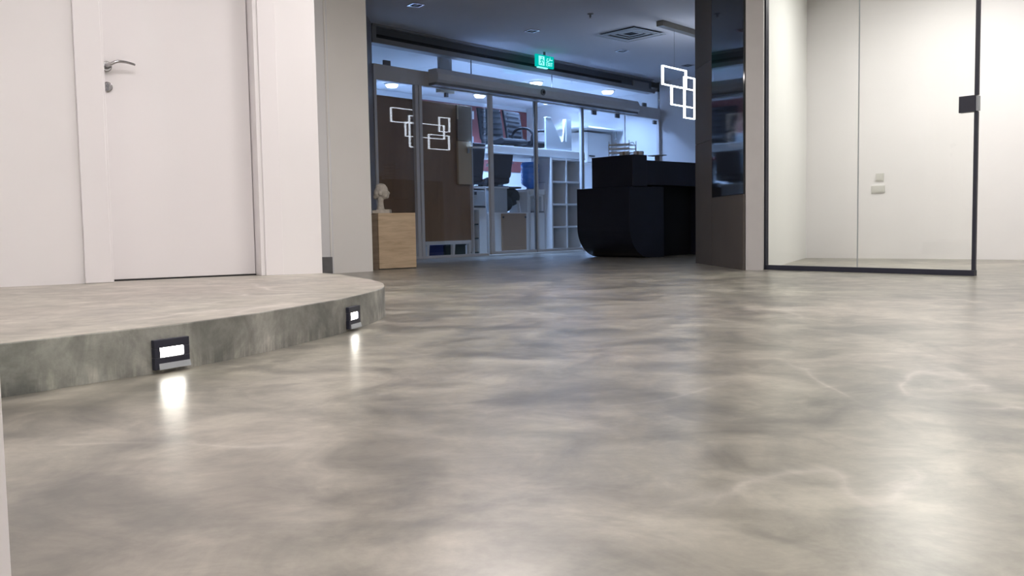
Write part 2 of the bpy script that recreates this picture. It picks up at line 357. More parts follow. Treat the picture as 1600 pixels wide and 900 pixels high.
# partition between lobby and glazed room: dark clad face, beige end
core = struct(MB().prism([(1.822, 6.972), (1.941, 6.916), (1.975, 7.0), (2.97, 9.10), (2.9, 9.2), (1.742, 8.345)], 0, ZL).build('wall_center', ['beigeend']), 'partition pier with dark panelled flank and beige end', 'wall')
PA = math.atan2(8.345 - 6.964, 1.722 - 1.805)     # along the flank, going back
def flank(name, s0, s1, z0, z1, mat, d0=-.016, d1=.0, bevel=0, parent=core):
    # local x along flank, +y to the left = out of the flank
    o = B(s0, s1, d1, -d0, z0, z1).build(name, mat, parent, bevel); o.location = (1.815, 6.966, 0); o.rotation_euler = (0, 0, PA); return o
flank('panel', 0, .853, 0, .588, 'laminate'); flank('panel', .857, 1.383, 0, 1.088, 'laminate')
flank('panel', .857, 1.383, 1.092, 1.772, 'laminate'); flank('panel', .857, 1.383, 1.776, ZL, 'laminate')
flank('panel', 0, .853, 2.46, ZL, 'laminate')
sc = thing('dark_glass_panel', 'tall black glossy glass panel set into the dark column', 'glass panel', (1.815, 6.966, 0), PA)
B(.002, .852, .001, .014, .594, 2.456).build('glass_face', 'darkglass', sc)
B(.001, .853, .0, .012, .590, .594).build('bottom_trim', 'black', sc)

# bright room behind the glass
k0 = (2.962, 9.094); kd = Vector((1.535, -1.238)).normalized()
KA = math.atan2(kd.y, kd.x)
struct(B(-.05, 6.0, 0, .15, 0, ZH + .1).build('wall_right', 'wall', loc=(*k0, 0), rz=KA), 'bright white wall behind the glass partition', 'wall')
struct(MB().prism([(1.978, 7.02), (1.995, 7.01), (2.985, 9.08), (2.968, 9.10)], 0, ZH).build('wall_room_side', 'roomwall'), 'white side wall of the glazed room', 'wall')
wr = k0[0] + kd.x * 6, k0[1] + kd.y * 6
struct(MB().prism([(wr[0], wr[1] - .1), (wr[0], -3.6), (wr[0] + .15, -3.6), (wr[0] + .15, wr[1])], 0, ZH).build('wall_far_right', 'wall'), 'white hall wall beyond the right edge of the picture', 'wall')
struct(B(-5.6, wr[0] + .15, -3.75, -3.6, 0, ZH).build('wall_back', 'wall'), 'white hall wall behind the camera', 'wall')
struct(B(-5.75, -5.6, -3.6, 3.2, 0, ZH).build('wall_far_left', 'wall'), 'white hall wall beyond the left edge of the picture', 'wall')
struct(MB().prism([(-5.8, -3.8), (8.0, -3.8), (8.0, 5.6), (2.97, 9.3), (1.75, 8.2), (1.735, 7.75), (-5.8, 7.75)], ZH, ZH + .3).build('ceiling_hall', 'ceil'), 'white ceiling of the hall', 'ceiling')

# ------------------------------------------------------------------ glass partition on the right
g0 = Vector((1.981, 7.005)); g1 = Vector((2.994, 5.775)); gl = (g1 - g0).length; GA = math.atan2((g1 - g0).y, (g1 - g0).x)
gp = thing('glass_partition', 'frameless two-pane glass partition with thin black frame on the right', 'glass partition', (*g0, 0), GA)
J = .775
B(.02, J - .0015, -.006, .006, .03, 2.56).build('glass_pane', 'glass', gp)
B(J + .0015, gl - .012, -.006, .006, .03, 2.56).build('glass_pane', 'glass', gp)
B(J - .0015, J + .0015, -.0055, .0055, .036, 2.56).build('silicone_joint', 'pale', gp)
B(0, gl, -.02, .02, 0, .036).build('bottom_rail', 'navyframe', gp, 0.001)
B(0, gl, -.02, .02, 2.56, ZH).build('top_rail', 'navyframe', gp, 0.001)
B(-.012, .020, -.02, .02, .036, 2.56).build('frame_upright', 'navyframe', gp, 0.001)
B(gl - .022, gl, -.012, .012, .036, 1.05).build('frame_upright', 'navyframe', gp, 0.001)
B(gl - .022, gl, -.012, .012, 1.155, 2.56).build('frame_upright', 'navyframe', gp, 0.001)
lk = B(gl - .115, gl - .008, -.022, .022, 1.05, 1.155).build('lock_case', 'navyframe', gp, 0.002)
B(gl - .008, gl + .004, -.018, .018, 1.055, 1.15).build('strike_plate', 'pale', lk, 0.001)
# wall switches seen through the glass
for nm, u, z0, z1, hw, lab in (('wall_switch', .745, .745, .815, .037, 'small upper white switch plate seen through the glass'), ('socket_plate', .73, .632, .70, .062, 'wider lower white socket plate seen through the glass')):
    t = thing(nm, lab, 'switch plate', (k0[0] + kd.x * u, k0[1] + kd.y * u, z0), KA)
    B(-hw, hw, -.012, 0, 0, z1 - z0).build('plate', 'switch', t, 0.002)
    B(-hw + .012, hw - .012, -.016, -.011, .012, z1 - z0 - .012).build('rocker', 'switch', t, 0.001)

# ------------------------------------------------------------------ lamps of hall and glazed room (in the ceiling, above the picture)
def panel_light(x, y, mat, label, grp, rz=0.0):
    t = thing('ceiling_panel_light', label, 'ceiling light', (x, y, ZH), rz, grp)
    m = MB(); m.box(-.31, .31, -.31, -.29, -.012, 0); m.box(-.31, .31, .29, .31, -.012, 0); m.box(-.31, -.29, -.29, .29, -.012, 0); m.box(.29, .31, -.29, .29, -.012, 0)
    m.build('rim', 'white', t); B(-.29, .29, -.29, .29, -.008, -.002).build('diffuser', mat, t)
for x, y in ((-2.6, 1.6), (-.6, .4), (1.6, .4), (4.2, .2), (-.9, 2.9), (1.9, 2.6), (4.4, 2.4), (2.6, -1.8), (-1.6, -1.8), (-.15, 5.5), (.2, 4.5)):  # last two panels added to brighten the column and pedestal
    panel_light(x, y, 'panel', 'square white ceiling panel light of the hall, unseen above the picture', 'hall ceiling panel lights')
for x, y in ((3.35, 7.2), (4.3, 6.0)):
    panel_light(x, y, 'panel2', 'square ceiling panel light over the bright glazed room', 'glazed room panel lights', KA)

# ------------------------------------------------------------------ the shop front: local x along it, y behind it
SO = (-1.102, 10.771); SA = math.radians(48.3335); UX, UY = math.cos(SA), math.sin(SA)
def sh(u, v, z=0.0): return (SO[0] + UX * u - UY * v, SO[1] + UY * u + UX * v, z)
def shp(pts): return [sh(u, v)[:2] for u, v in pts]
UL, UR = -.66, 5.34
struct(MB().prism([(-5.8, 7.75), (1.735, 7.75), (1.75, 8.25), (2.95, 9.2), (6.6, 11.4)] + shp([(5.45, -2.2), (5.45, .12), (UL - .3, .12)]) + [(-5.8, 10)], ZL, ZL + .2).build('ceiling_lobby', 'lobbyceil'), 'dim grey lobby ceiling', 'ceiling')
struct(MB().prism(shp([(UR, -.01), (UR + .15, -.01), (UR + .15, -4.6), (UR, -4.6)][::-1]), 0, ZL).build('wall_lobby_right', 'lobbywall'), 'pale blue-lit lobby wall behind the reception desk', 'wall')
q = sh(UR, -4.6)
struct(MB().prism([(2.90, 9.19), (3.03, 9.21), (q[0] + .1, q[1] - .1), (q[0], q[1])], 0, ZL).build('wall_lobby_side', 'lobbywall'), 'lobby side wall hidden behind the dark column', 'wall')
# bulkhead with slot diffuser
bo = thing('bulkhead', 'grey bulkhead above the glass shop front with a recessed dark band', 'bulkhead', sh(0, 0), SA, kind='structure')
B(UL, UR - .15, -.02, .12, 2.47, 2.53).build('lower_band', 'bulk', bo, .002)
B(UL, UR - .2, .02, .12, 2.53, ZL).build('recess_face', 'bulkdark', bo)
B(UL, UL + .06, -.02, .03, 2.53, ZL).build('end_block', 'bulk', bo)
B(UR - .75, UR - .3, -.0, .03, 2.53, 2.62).build('end_block', 'bulk', bo)
B(UL, UR - .2, -.035, .03, 2.655, ZL).build('upper_lip', 'bulk', bo, .002)
sd = thing('slot_diffuser', 'long black linear slot diffuser in the bulkhead above the glass front', 'air vent', sh(0, 0), SA)
B(UL + .07, 4.28, .004, .02, 2.533, 2.545).build('blade', 'slotblack', sd); B(UL + .07, 4.28, .004, .02, 2.553, 2.575).build('blade', 'slotblack', sd)

sf = thing('glass_shopfront', 'long glass shop front with grey posts and header beam across the lobby', 'shop front', sh(0, 0), SA)
B(UL, UR - .02, -.03, .03, 2.06, 2.235).build('header_beam', 'alu', sf, .003)
for a, b in ((UL, .95), (.954, 2.57), (2.574, UR)): B(a, b, -.005, .005, 2.235, 2.47).build('transom_pane', 'shopglass', sf)
for a in (.952, 2.572): B(a - .003, a + .003, -.007, .007, 2.235, 2.47).build('pane_joint', 'aludark', sf)
B(UL + .02, -.02, -.005, .005, .03, 2.06).build('side_pane', 'shopglass', sf)
B(.075, 1.2, -.005, .005, .03, 2.06).build('side_pane', 'shopglass', sf)
B(3.27, 4.35, -.005, .005, .03, 2.06).build('side_pane', 'shopglass', sf); B(4.354, UR - .04, -.005, .005, .03, 2.06).build('side_pane', 'shopglass', sf)
for a, b in ((UL, UL + .04), (-.035, .012), (.03, .075), (3.215, 3.27), (UR - .05, UR)): B(a, b, -.025, .025, 0, 2.06).build('post', 'alu', sf, .002)
B(4.344, 4.36, -.006, .006, .03, 2.06).build('pane_joint', 'alu', sf)
B(UL, 1.2, -.02, .02, 0, .03).build('sill', 'alu', sf); B(3.25, UR, -.02, .02, 0, .03).build('sill', 'alu', sf)
for u, z in ((-.44, 2.235), (4.9, 2.235), (3.55, 2.0), (4.15, 2.0), (5.2, 1.98)):
    B(u - .05, u + .05, -.014, .014, z, z + .06).build('glass_clamp', 'aludark', sf, .002)
# sliding leaves and operator
for u0, u1, lab in ((1.20, 2.12, 'left sliding glass door leaf with grey stiles in the shop front'), (2.13, 3.2, 'right sliding glass door leaf beside the white cube shelves')):
    t = thing('sliding_glass_door', lab, 'glass door', sh(u0, -.05), SA, 'sliding shop doors'); L_ = u1 - u0
    B(.04, L_ - .03, -.005, .005, .05, 2.06).build('door_pane', 'shopglass', t)
    B(0, .065 if u0 < 2 else .035, -.02, .02, .012, 2.06).build('stile', 'alu', t, .002)
    B(L_ - .02, L_, -.012, .012, .012, 2.06).build('stile', 'aludark', t, .002)
    B(0, L_, -.014, .014, .012, .05).build('bottom_rail', 'alu', t, .002)
op = thing('door_operator', 'long grey automatic door operator box with a round sensor', 'door operator', sh(0, 0), SA)
m = MB().sweep([(-.20, 2.13), (-.20, 2.20), (-.165, 2.262), (-.03, 2.262), (-.03, 2.10), (-.175, 2.10)], 'x', .18, 4.48); m.build('cover', 'alu', op, .003)
B(.18, 4.48, -.16, -.035, 2.07, 2.10).build('track', 'aludark', op)
MB().lathe([(0, 0), (.04, 0), (.046, -.01), (.04, -.022), (0, -.022)], 20, (2.12, -.2, 2.165), 'y').build('sensor_ring', 'aludark', op)
MB().lathe([(0, 0), (.022, 0), (.02, -.006), (0, -.006)], 16, (2.12, -.222, 2.165), 'y').build('sensor_lens', 'black', op)

# stock room shell
RB = 2.85
struct(MB().prism(shp([(-3.4, .12), (UR + .15, .12), (UR + .15, RB + .2), (-3.4, RB + .2)]), 2.52, 2.60).build('ceiling_stock_room', 'stockwall'), 'blue-lit white ceiling of the stock room behind the glass', 'ceiling')
struct(MB().prism(shp([(UR, .03), (UR + .15, .03), (UR + .15, RB + .15), (UR, RB + .15)]), 0, 2.52).build('wall_stock_right', 'stockwall'), 'bright bluish white right wall of the stock room', 'wall')
wb = struct(MB().prism(shp([(-3.4, RB), (UR, RB), (UR, RB + .15), (-3.4, RB + .15)]), 0, 2.52).build('wall_stock_back', 'stockwall'), 'back wall of the stock room with a dull red band', 'wall')
rb = MB().prism(shp([(2.6, RB - .012), (UR - .01, RB - .012), (UR - .01, RB), (2.6, RB)]), 1.35, 2.45).build('red_band', 'red', wb)
rb['label'] = 'dull red painted band'
struct(MB().prism(shp([(-3.4, .05), (-3.25, .05), (-3.25, RB), (-3.4, RB)]), 0, 2.52).build('wall_stock_left', 'stockwall'), 'left wall of the stock room', 'wall')
struct(MB().prism(shp([(-3.4, 0), (UL - .02, 0), (UL - .02, .12), (-3.4, .12)]), 0, ZL).build('wall_stock_front', 'jamb'), 'solid wall left of the shop front', 'wall')
# downlights: domed ones in view, flat ones added unseen to light the stock fronts
def shop_lamp(u, v, label, pw, dome=True):
    t = thing('round_downlight', label, 'downlight', sh(u, v, 2.52), SA, 'stock room downlights')
    MB().lathe([(.085, 0), (.115, 0), (.115, -.012), (.10, -.018), (.085, -.014)], 28).build('trim_ring', 'white', t)
    MB().lathe([(0, -.002), (.088, -.002), (.088, -.035), (.07, -.055), (0, -.062)] if dome else [(0, -.002), (.084, -.002), (.084, -.008), (0, -.008)], 28).build('lens', 'disc', t)
    ld = bpy.data.lights.new('downlight_beam', 'AREA'); ld.shape = 'DISK'; ld.size = .18; ld.energy = pw; ld.spread = math.radians(135); ld.color = (.36, .57, 1.0)
    lo = bpy.data.objects.new('downlight_beam', ld); C.objects.link(lo); lo.parent = t; lo.location = (0, 0, -.066 if dome else -.0185)
for u, v, lab in ((1.63, 2.30, 'round lit downlight above the left brown board'), (3.37, 2.15, 'round lit downlight above the left sliding door stile'), (3.10, .73, 'round lit downlight right below the exit sign'),
                  (4.61, .50, 'rightmost round lit downlight above the door operator end'), (4.80, 1.90, 'round lit downlight just under the sensor of the door operator')):
    shop_lamp(u, v, lab, SHOP_W * (.45 if u > 4 else 1.2 if u > 3 else 1.6))
for u, lab in ((1.3, 'added unseen flat downlight over the white open cabinet, behind the bulkhead'), (2.45, 'added unseen flat downlight over the water bottle, behind the bulkhead'), (3.5, 'added unseen flat downlight over the cube shelves, behind the bulkhead')):
    shop_lamp(u, .235, lab, SHOP_W * (.35 if u > 3 else .75), False)

# ------------------------------------------------------------------ stock room contents
def obj_at(name, label, cat, u, v, z=0.0, group=None, rz=0.0): return thing(name, label, cat, sh(u, v, z), SA + rz, group)
# two brown boards on white feet
for u0, u1, lab in ((-.62, .22, 'left tall brown board on a white frame behind the glass'), (.275, 1.10, 'right tall brown board on a white frame behind the glass')):
    t = obj_at('brown_board', lab, 'board', u0, .20, 0, 'brown boards behind the glass'); Lb = u1 - u0
    B(0, Lb, 0, .035, .20, 1.93).build('panel', 'brown', t, .002)
    B(-.0, Lb, -.012, .045, .155, .20).build('bottom_rail', 'white', t, .002)
    for x in (.03, Lb * .58, Lb - .05):
        m = MB().sweep([(x, .155), (x + .045, .155), (x + .03, .01), (x, .01)], 'y', -.005, .035); m.build('foot', 'white', t)
    B(0, Lb, -.01, .04, 0, .02).build('floor_rail', 'white', t)
for u, mat_, lab in ((.30, 'bluebin', 'deep blue plastic crate on the floor under the right brown board'), (.70, 'greenbin', 'dark green plastic crate added to darken the gap under the right end of the right brown board')):  # green crate added to keep the gap under the board dark
    t = obj_at('storage_crate', lab, 'crate', u, .27, 0, 'crates under the boards')
    m = MB(); m.box(0, .36, 0, .3, 0, .012); m.box(0, .36, 0, .012, 0, .15); m.box(0, .36, .288, .3, 0, .15); m.box(0, .012, 0, .3, 0, .15); m.box(.348, .36, 0, .3, 0, .15); m.build('body', mat_, t, .003); B(-.008, .368, -.01, .31, .138, .152).build('rim', mat_, t)
# warm reflection in the glass, built as a taupe / beige panel
t = obj_at('reflection_panel', 'taupe and beige panel standing in for a glass reflection at the right edge of the right brown board', 'board', .84, .15)
B(0, .27, 0, .03, 1.475, 1.92).build('upper_reflection', 'taupe', t, .002); B(0, .27, 0, .03, .92, 1.465).build('lower_reflection', 'beige', t, .002); B(.245, .262, -.004, .0, .92, 1.92).build('edge_strip', 'pale', t); B(-.01, .006, -.01, .0, 1.74, 1.92).build('reflection_panel_corner', 'creambox', t)
B(.25, .27, 0, .04, 0, .92).build('post', 'alu', t)
t = obj_at('white_reflection_bar', 'narrow white bar standing in for a glass reflection beside the two-tone reflection panel', 'shelf', 1.0, .15, 1.38)  # bright bar of the glass reflection, built as a white strip
m = MB().sweep([(0, 0), (.30, .012), (.30, .03), (0, .018)], 'y', -.10, -.002); m.build('board', 'white', t); B(.0, .03, -.02, -.002, -.06, 0).build('bracket', 'pale', t)
# tall white folded cloth / panel behind
t = obj_at('white_column_box', 'tall narrow white carton behind the two-tone reflection panel', 'box', 2.06, 1.24, .92)
B(0, .20, 0, .16, 0, .78).build('body', 'cloth', t, .004); B(.09, .11, -.002, 0, .02, .7).build('tape', 'white', t); 
t = obj_at('carton_stand', 'white plinth carrying the tall narrow carton', 'plinth', 2.06, 1.22)
B(-.02, .22, 0, .2, 0, .92).build('body', 'white', t, .003); B(-.02, .22, -.01, .2, .88, .9).build('lip', 'pale', t)
for u, z0, z1, w_, lab in ((3.62, 2.22, 2.36, .30, 'white landscape poster high on the red wall'), (3.60, 1.82, 2.14, .18, 'pale upright poster below the landscape poster on the red wall'), (4.62, 1.55, 1.75, .22, 'white sheet on the red wall behind the chair armrest')):
    t = obj_at('wall_poster', lab, 'poster', u, RB - .03, z0); B(0, w_, 0, .008, 0, z1 - z0).build('sheet', 'white', t); B(0, w_, -.002, 0, z1 - z0 - .012, z1 - z0).build('top_rail', 'pale', t)

# left unit with printer box and dark shelves
t = obj_at('open_cabinet', 'white cabinet with dark open shelves just left of the first door stile', 'cabinet', 1.17, .38)
m = MB(); m.box(0, .05, 0, .5, 0, .905); m.box(.28, .42, 0, .5, 0, .60); m.box(.05, .42, .46, .5, 0, .6); m.box(.0, .42, 0, .5, .60, .63); m.box(0, .42, 0, .5, .885, .915); m.box(.40, .42, 0, .5, .63, .885); m.build('carcass', 'white', t, .002)
for z in (.02, .21, .40): B(.05, .28, .02, .45, z, z + .015).build('shelf', 'greenbin', t)
B(.05, .28, .40, .455, 0, .6).build('back_panel', 'greenbin', t)
t = obj_at('grey_printer', 'grey box printer inside the white cabinet beside the brown boards', 'printer', 1.25, .37, .63)
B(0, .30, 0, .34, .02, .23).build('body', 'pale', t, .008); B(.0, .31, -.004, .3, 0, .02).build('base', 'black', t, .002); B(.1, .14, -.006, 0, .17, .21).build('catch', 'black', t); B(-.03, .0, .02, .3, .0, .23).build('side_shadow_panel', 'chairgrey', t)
# middle base unit with brown door
t = obj_at('base_cabinet', 'white low cabinet with a brown door behind the left sliding door', 'cabinet', 1.66, .38)
m = MB(); m.box(0, .82, .02, .42, 0, .565); m.build('carcass', 'white', t, .003)
dd = B(.245, .755, 0, .02, .02, .55).build('door', 'brownbox', t, .002)
for x in (.265, .735): MB().lathe([(0, 0), (.014, 0), (.014, -.01), (0, -.01)], 12, (x, 0, .50), 'y').build('knob', 'black', dd)
t = obj_at('grey_cabinet_box', 'pale grey metal box standing on the low white cabinet', 'box', 1.70, .40, .565)
B(0, .34, 0, .4, 0, .335).build('body', 'pale', t, .004); B(-.01, .37, -.01, .4, .335, .352).build('lid', 'white', t, .002); B(.03, .31, -.004, 0, .03, .30).build('front_panel', 'pale', t, .002)
t = obj_at('dark_storage_bag', 'dark slouching bag on the low cabinet left of the water dispenser', 'bag', 2.10, .46, .572)
m = MB(); sphere(m, (.1, .16, .13), (.13, .14, .135)); sphere(m, (.24, .14, .22), (.13, .13, .13)); sphere(m, (.18, .16, .26), (.13, .12, .10)); b = m.build('body', 'bag', t, smooth=True)
B(.06, .34, .02, .26, .335, .36).build('flap', 'chairgrey', t, .006)
t = obj_at('folded_paper', 'white curled paper sheet leaning by the dark bag', 'paper', 2.30, .39, .566)
m = MB().sweep([(0, 0), (.012, 0), (-.015, .12), (-.03, .17), (-.036, .168), (-.022, .12)], 'y', 0, .04); m.build('sheet', 'white', t)

# water dispenser and bottle
t = obj_at('water_dispenser', 'white floor water dispenser between the low cabinet and cube shelves', 'water dispenser', 2.50, .38)
m = MB().sweep([(0, 0), (.36, 0), (.36, .90), (.03, .90), (.0, .86)], 'y', .04, .40); m.build('body', 'white', t, .01)
B(.03, .33, .0, .04, .02, .56).build('lower_door', 'white', t, .006); B(.02, .34, .0, .04, .82, .90).build('tap_head', 'white', t, .01)
B(.06, .30, .03, .045, .58, .80).build('tap_recess', 'pale', t, .004)
for x in (.12, .22):
    MB().tube([(x, .03, .76), (x, .0, .755), (x, -.01, .73)], .011, 8).build('tap', 'pale', t)
B(.06, .30, -.01, .04, .565, .585).build('drip_tray', 'aludark', t, .003)
t = obj_at('water_bottle', 'large blue water bottle upside down on the dispenser', 'water bottle', 2.725, .56, .902)
MB().lathe([(0, 0), (.05, 0), (.055, .03), (.12, .07), (.135, .10), (.135, .15), (.128, .16), (.135, .17), (.135, .22), (.128, .23), (.135, .24), (.135, .30), (.128, .31), (.135, .32), (.135, .36), (.12, .395), (0, .40)], 28).build('bottle', 'bluewater', t, smooth=True)
MB().lathe([(.0, -.001), (.06, -.001), (.06, .012), (.0, .012)], 20).build('collar', 'black', t)

# cube shelving
KU0, KU1, KZ = 2.89, 3.585, 1.36
t = obj_at('cube_shelf', 'white two-by-four cube shelving unit left of the reception desk', 'shelving', KU0, .28)
kw = KU1 - KU0
for x in (0, kw / 2, kw): B(x - .014, x + .014, 0, .38, 0, KZ).build('upright', 'white', t, .001)
for i in range(5):
    z = .02 + i * (KZ - .04) / 4; B(.012, kw - .012, .002, .378, z - .013, z + .013).build('shelf', 'white', t, .001)
B(0, kw, .37, .385, 0, KZ).build('back_panel', 'shelfback', t)
t = obj_at('white_panel_strip', 'narrow white panel leaning between dispenser and cube shelves', 'panel', 2.863, .39); B(0, .012, 0, .3, 0, 1.0).build('body', 'white', t, .003); B(0, .012, .0, .3, 1.0, 1.01).build('cap', 'pale', t)
# slab across the top
t = obj_at('white_tabletop', 'long white tabletop slab lying on the cube shelves under the stacked chairs', 'tabletop', 1.60, .30, KZ)
B(0, 2.12, 0, .85, 0, .115).build('slab', 'white', t, .004); B(0, .04, .6, .84, -KZ, 0).build('end_panel', 'white', t, .003); B(0, 2.12, -.006, 0, .0, .012).build('edge_strip', 'pale', t)
# V-notched upturned leg frame
t = obj_at('notched_white_panel', 'white V-notched upturned desk leg panel on top of the cube shelves', 'panel', 2.84, .34, KZ + .115)
m = MB().sweep([(0, 0), (.60, 0), (.60, .47), (.46, .47), (.40, .15), (.36, .13), (.11, .47), (0, .47)], 'y', 0, .03); m.build('panel', 'pale', t, .001)  # shade on the white panel is put into its grey colour
B(.455, .475, -.012, .05, .14, .47).build('leg_edge', 'white', t); B(0, .11, -.01, .04, .46, .475).build('top_edge', 'white', t)
# wall cabinet and shelf on the right wall
t = obj_at('wall_cabinet', 'white wall cabinet on the right stock room wall behind the cube shelves', 'cabinet', 4.62, .95, 1.40)
B(0, .70, 0, .40, 0, .50).build('body', 'white', t, .003); B(.01, .69, -.018, 0, .01, .49).build('door', 'white', t, .002); B(.05, .20, -.03, -.018, .10, .12).build('handle', 'black', t)
t = obj_at('wall_shelf', 'thin grey-white shelf board above the wall cabinet', 'shelf', 4.35, .70, 1.93)
B(0, .97, 0, 1.2, 0, .025).build('board', 'white', t, .002); B(.9, .94, .1, .14, -.12, 0).build('bracket', 'pale', t)

# office chairs without their bases
def office_chair(label, u, v, z, rz, mat, hb=.50, arms=True, tilt=.16, sw=.44):
    t = obj_at('office_chair', label, 'chair', u, v, z, 'stacked office chairs', rz)
    # seat: rounded cushion; local -y is the front
    m = MB(); prof = catmull([(-.24, .055), (-.25, .085), (-.20, .125), (-.05, .105), (.12, .11), (.22, .13), (.23, .08), (.18, .05), (-.1, .045), (-.24, .055)], 4)[:-1]
    m.sweep([(a, b) for a, b in prof], 'x', -sw / 2, sw / 2); m.build('seat', mat, t, .02)
    bk = MB(); pr = [(.22, .13), (.25, .2), (.25 + tilt * .5, .13 + hb * .55), (.27 + tilt, .13 + hb), (.30 + tilt, .13 + hb), (.285 + tilt * .5, .13 + hb * .5), (.28, .16), (.25, .12)]
    bk.sweep(pr, 'x', -sw / 2 + .01, sw / 2 - .01); bo_ = bk.build('backrest', mat, t, .012)
    for i in range(5):
        f = (i + 1) / 6.0; yy = .235 + tilt * f; zz = .15 + hb * f
        B(-sw / 2 + .05, sw / 2 - .05, yy - .004, yy + .006, zz, zz + .016).build('rib', mat, bo_)
    if arms:
        for s in (-1, 1):
            x = s * (sw / 2 + .03)
            MB().tube(catmull([(x * .8, .12, .08), (x, .13, .10), (x, .12, .24), (x, .02, .30), (x, -.14, .285), (x, -.22, .20), (x, -.20, .10), (x * .8, -.15, .07)], 5), .018, 8).build('armrest', mat, t, smooth=True)
    m = MB(); m.box(-.10, .10, -.10, .10, .02, .05); m.build('mechanism', 'aludark', t, .004)
    MB().lathe([(0, .0), (.028, .0), (.028, .03), (0, .03)], 12).build('gas_socket', 'alu', t)
    MB().tube([(.08, 0, .03), (.2, -.02, .022), (.25, -.03, .012)], .008, 6).build('lever', 'black', t)
    return t
TZ = KZ + .115
office_chair('black mesh office chair left on the long white tabletop, partly behind the door stile', 2.24, .62, TZ, -.10, 'chair', .47, False, .05, .46)
office_chair('black office chair with looped armrests on the long white tabletop', 2.80, .62, TZ, .12, 'chair', .47, True, .05)
office_chair('charcoal office chair on the white open cabinet left of the door stile', 1.41, .66, .917, math.pi + .05, 'chairgrey', .44, False, .04, .27)
office_chair('charcoal office chair on the pale grey metal box behind the left sliding door', 1.93, .66, .917, math.pi - .1, 'chairgrey', .36, True, .04, .40)
t = obj_at('mail_tray', 'white slanted desk tray with black knobs above the water bottle', 'tray', 2.22, .78, 1.26)
m = MB().sweep([(0, -.02), (.40, .03), (.40, .05), (0, .02)], 'y', 0, .18); m.build('tray', 'white', t, .003)
for x in (.09, .24): MB().lathe([(0, 0), (.025, 0), (.025, .03), (0, .03)], 12, (x, .05, .03)).build('knob', 'black', t)
B(.18, .22, .05, .14, -.30, .01).build('stand', 'pale', t); B(.1, .3, .02, .17, -.345, -.30).build('base', 'pale', t); B(.14, .26, .04, .16, -1.26, -.345).build('pedestal', 'pale', t)
t = obj_at('emergency_light', 'cream rectangular box lamp hanging under the header beam', 'box', .50, .10, 2.045)
B(0, .25, 0, .08, 0, .06).build('body', 'creambox', t, .004); B(.11, .15, .01, .05, -.05, 0).build('hook', 'aludark', t); B(.02, .23, .02, .06, .06, .475).build('drop_plate', 'pale', t)

# ------------------------------------------------------------------ exit sign
t = thing('exit_sign', 'glowing green exit sign hanging below the lobby ceiling', 'exit sign', sh(1.88, -.30, 2.475), SA)
B(0, .37, 0, .03, 0, .16).build('box', 'exit', t, .003)
m = MB(); m.box(.05, .165, -.003, 0, .02, .14); m.build('door_symbol', 'exitlt', t)
m = MB(); sphere(m, (.115, -.006, .118), (.011, .003, .011), 10, 6)
for pts_ in ([(.112, .102), (.098, .066)], [(.111, .098), (.135, .086), (.142, .07)], [(.111, .098), (.09, .09), (.08, .076)], [(.098, .066), (.12, .052), (.116, .028)], [(.098, .066), (.086, .046), (.064, .04)]):
    m.tube([(a, -.006, b) for a, b in pts_], .006, 6)
m.build('running_figure', 'exit', t)
def letters(name, strokes, x0, z0, sx, sz, rad=.0045):
    m = MB()
    for st in strokes: m.tube([(x0 + a * sx, -.002, z0 + b * sz) for a, b in st], rad, 6)
    return m.build(name, 'exitlt', t)
letters('exit_word', [[(.7, 1), (0, 1), (0, 0), (.7, 0)], [(0, .5), (.6, .5)], [(1.0, 0), (1.7, 1)], [(1.0, 1), (1.7, 0)], [(2.15, 0), (2.15, 1)], [(2.95, 0), (2.95, 1)], [(2.55, 1), (3.35, 1)]], .205, .025, .038, .045)
letters('arabic_exit_word', [[(3.3, .45), (3.1, .6), (2.95, .45), (3.1, .35), (3.3, .4)], [(3.1, .35), (2.5, .35), (1.75, .75), (2.1, .85)], [(2.4, .35), (1.6, .3), (1.45, .05), (1.2, -.15)], [(1.0, .75), (.45, .75), (.2, .3), (.35, -.1), (.95, -.15)], [(2.15, 1.1), (2.2, 1.15)], [(.62, .3), (.68, .34)]], .205, .09, .038, .042, .005)
B(.04, .24, 0, .03, -.014, 0).build('lower_light_bar', 'exitlt', t); B(.17, .20, .005, .025, .16, .205).build('hanger', 'aludark', t)

# ------------------------------------------------------------------ lobby ceiling fittings
for x, y, lab in ((-.945, 9.47, 'unlit square downlight in the lobby ceiling at the top left'), (.288, 10.80, 'unlit square downlight in the lobby ceiling left of the exit sign'), (1.52, 12.12, 'unlit square downlight in the lobby ceiling below the air vent'), (2.63, 13.30, 'unlit square downlight in the lobby ceiling behind the pendant lamp')):
    t = thing('square_downlight', lab, 'downlight', (x, y, ZL), SA - .25, 'unlit lobby downlights')
    m = MB(); a, b = .07, .052
    m.box(-a, a, -a, -b, -.008, 0); m.box(-a, a, b, a, -.008, 0); m.box(-a, -b, -b, b, -.008, 0); m.box(b, a, -b, b, -.008, 0); m.build('rim', 'chrome', t)
    B(-b, b, -b, b, -.004, -.001).build('recess', 'slotblack', t); MB().lathe([(0, -.004), (.03, -.004), (.026, -.007), (0, -.007)], 14).build('lens', 'aludark', t)
t = thing('ceiling_air_vent', 'square white air diffuser in the lobby ceiling', 'air vent', (1.49, 11.03, ZL), SA - .1)
for i in range(4):
    a = .30 - i * .065; z = -.006 - .010 * (3 - i) * .6
    m = MB(); b = a - .028
    m.box(-a, a, -a, -b, z - .004, z); m.box(-a, a, b, a, z - .004, z); m.box(-a, -b, -b, b, z - .004, z); m.box(b, a, -b, b, z - .004, z); m.build('louvre', 'pale', t)
B(-.27, .27, -.27, .27, -.003, -.0005).build('dark_throat', 'slotblack', t)
t = thing('sprinkler_head', 'small dark sprinkler head on the lobby ceiling', 'sprinkler', (.91, 10.0, ZL))
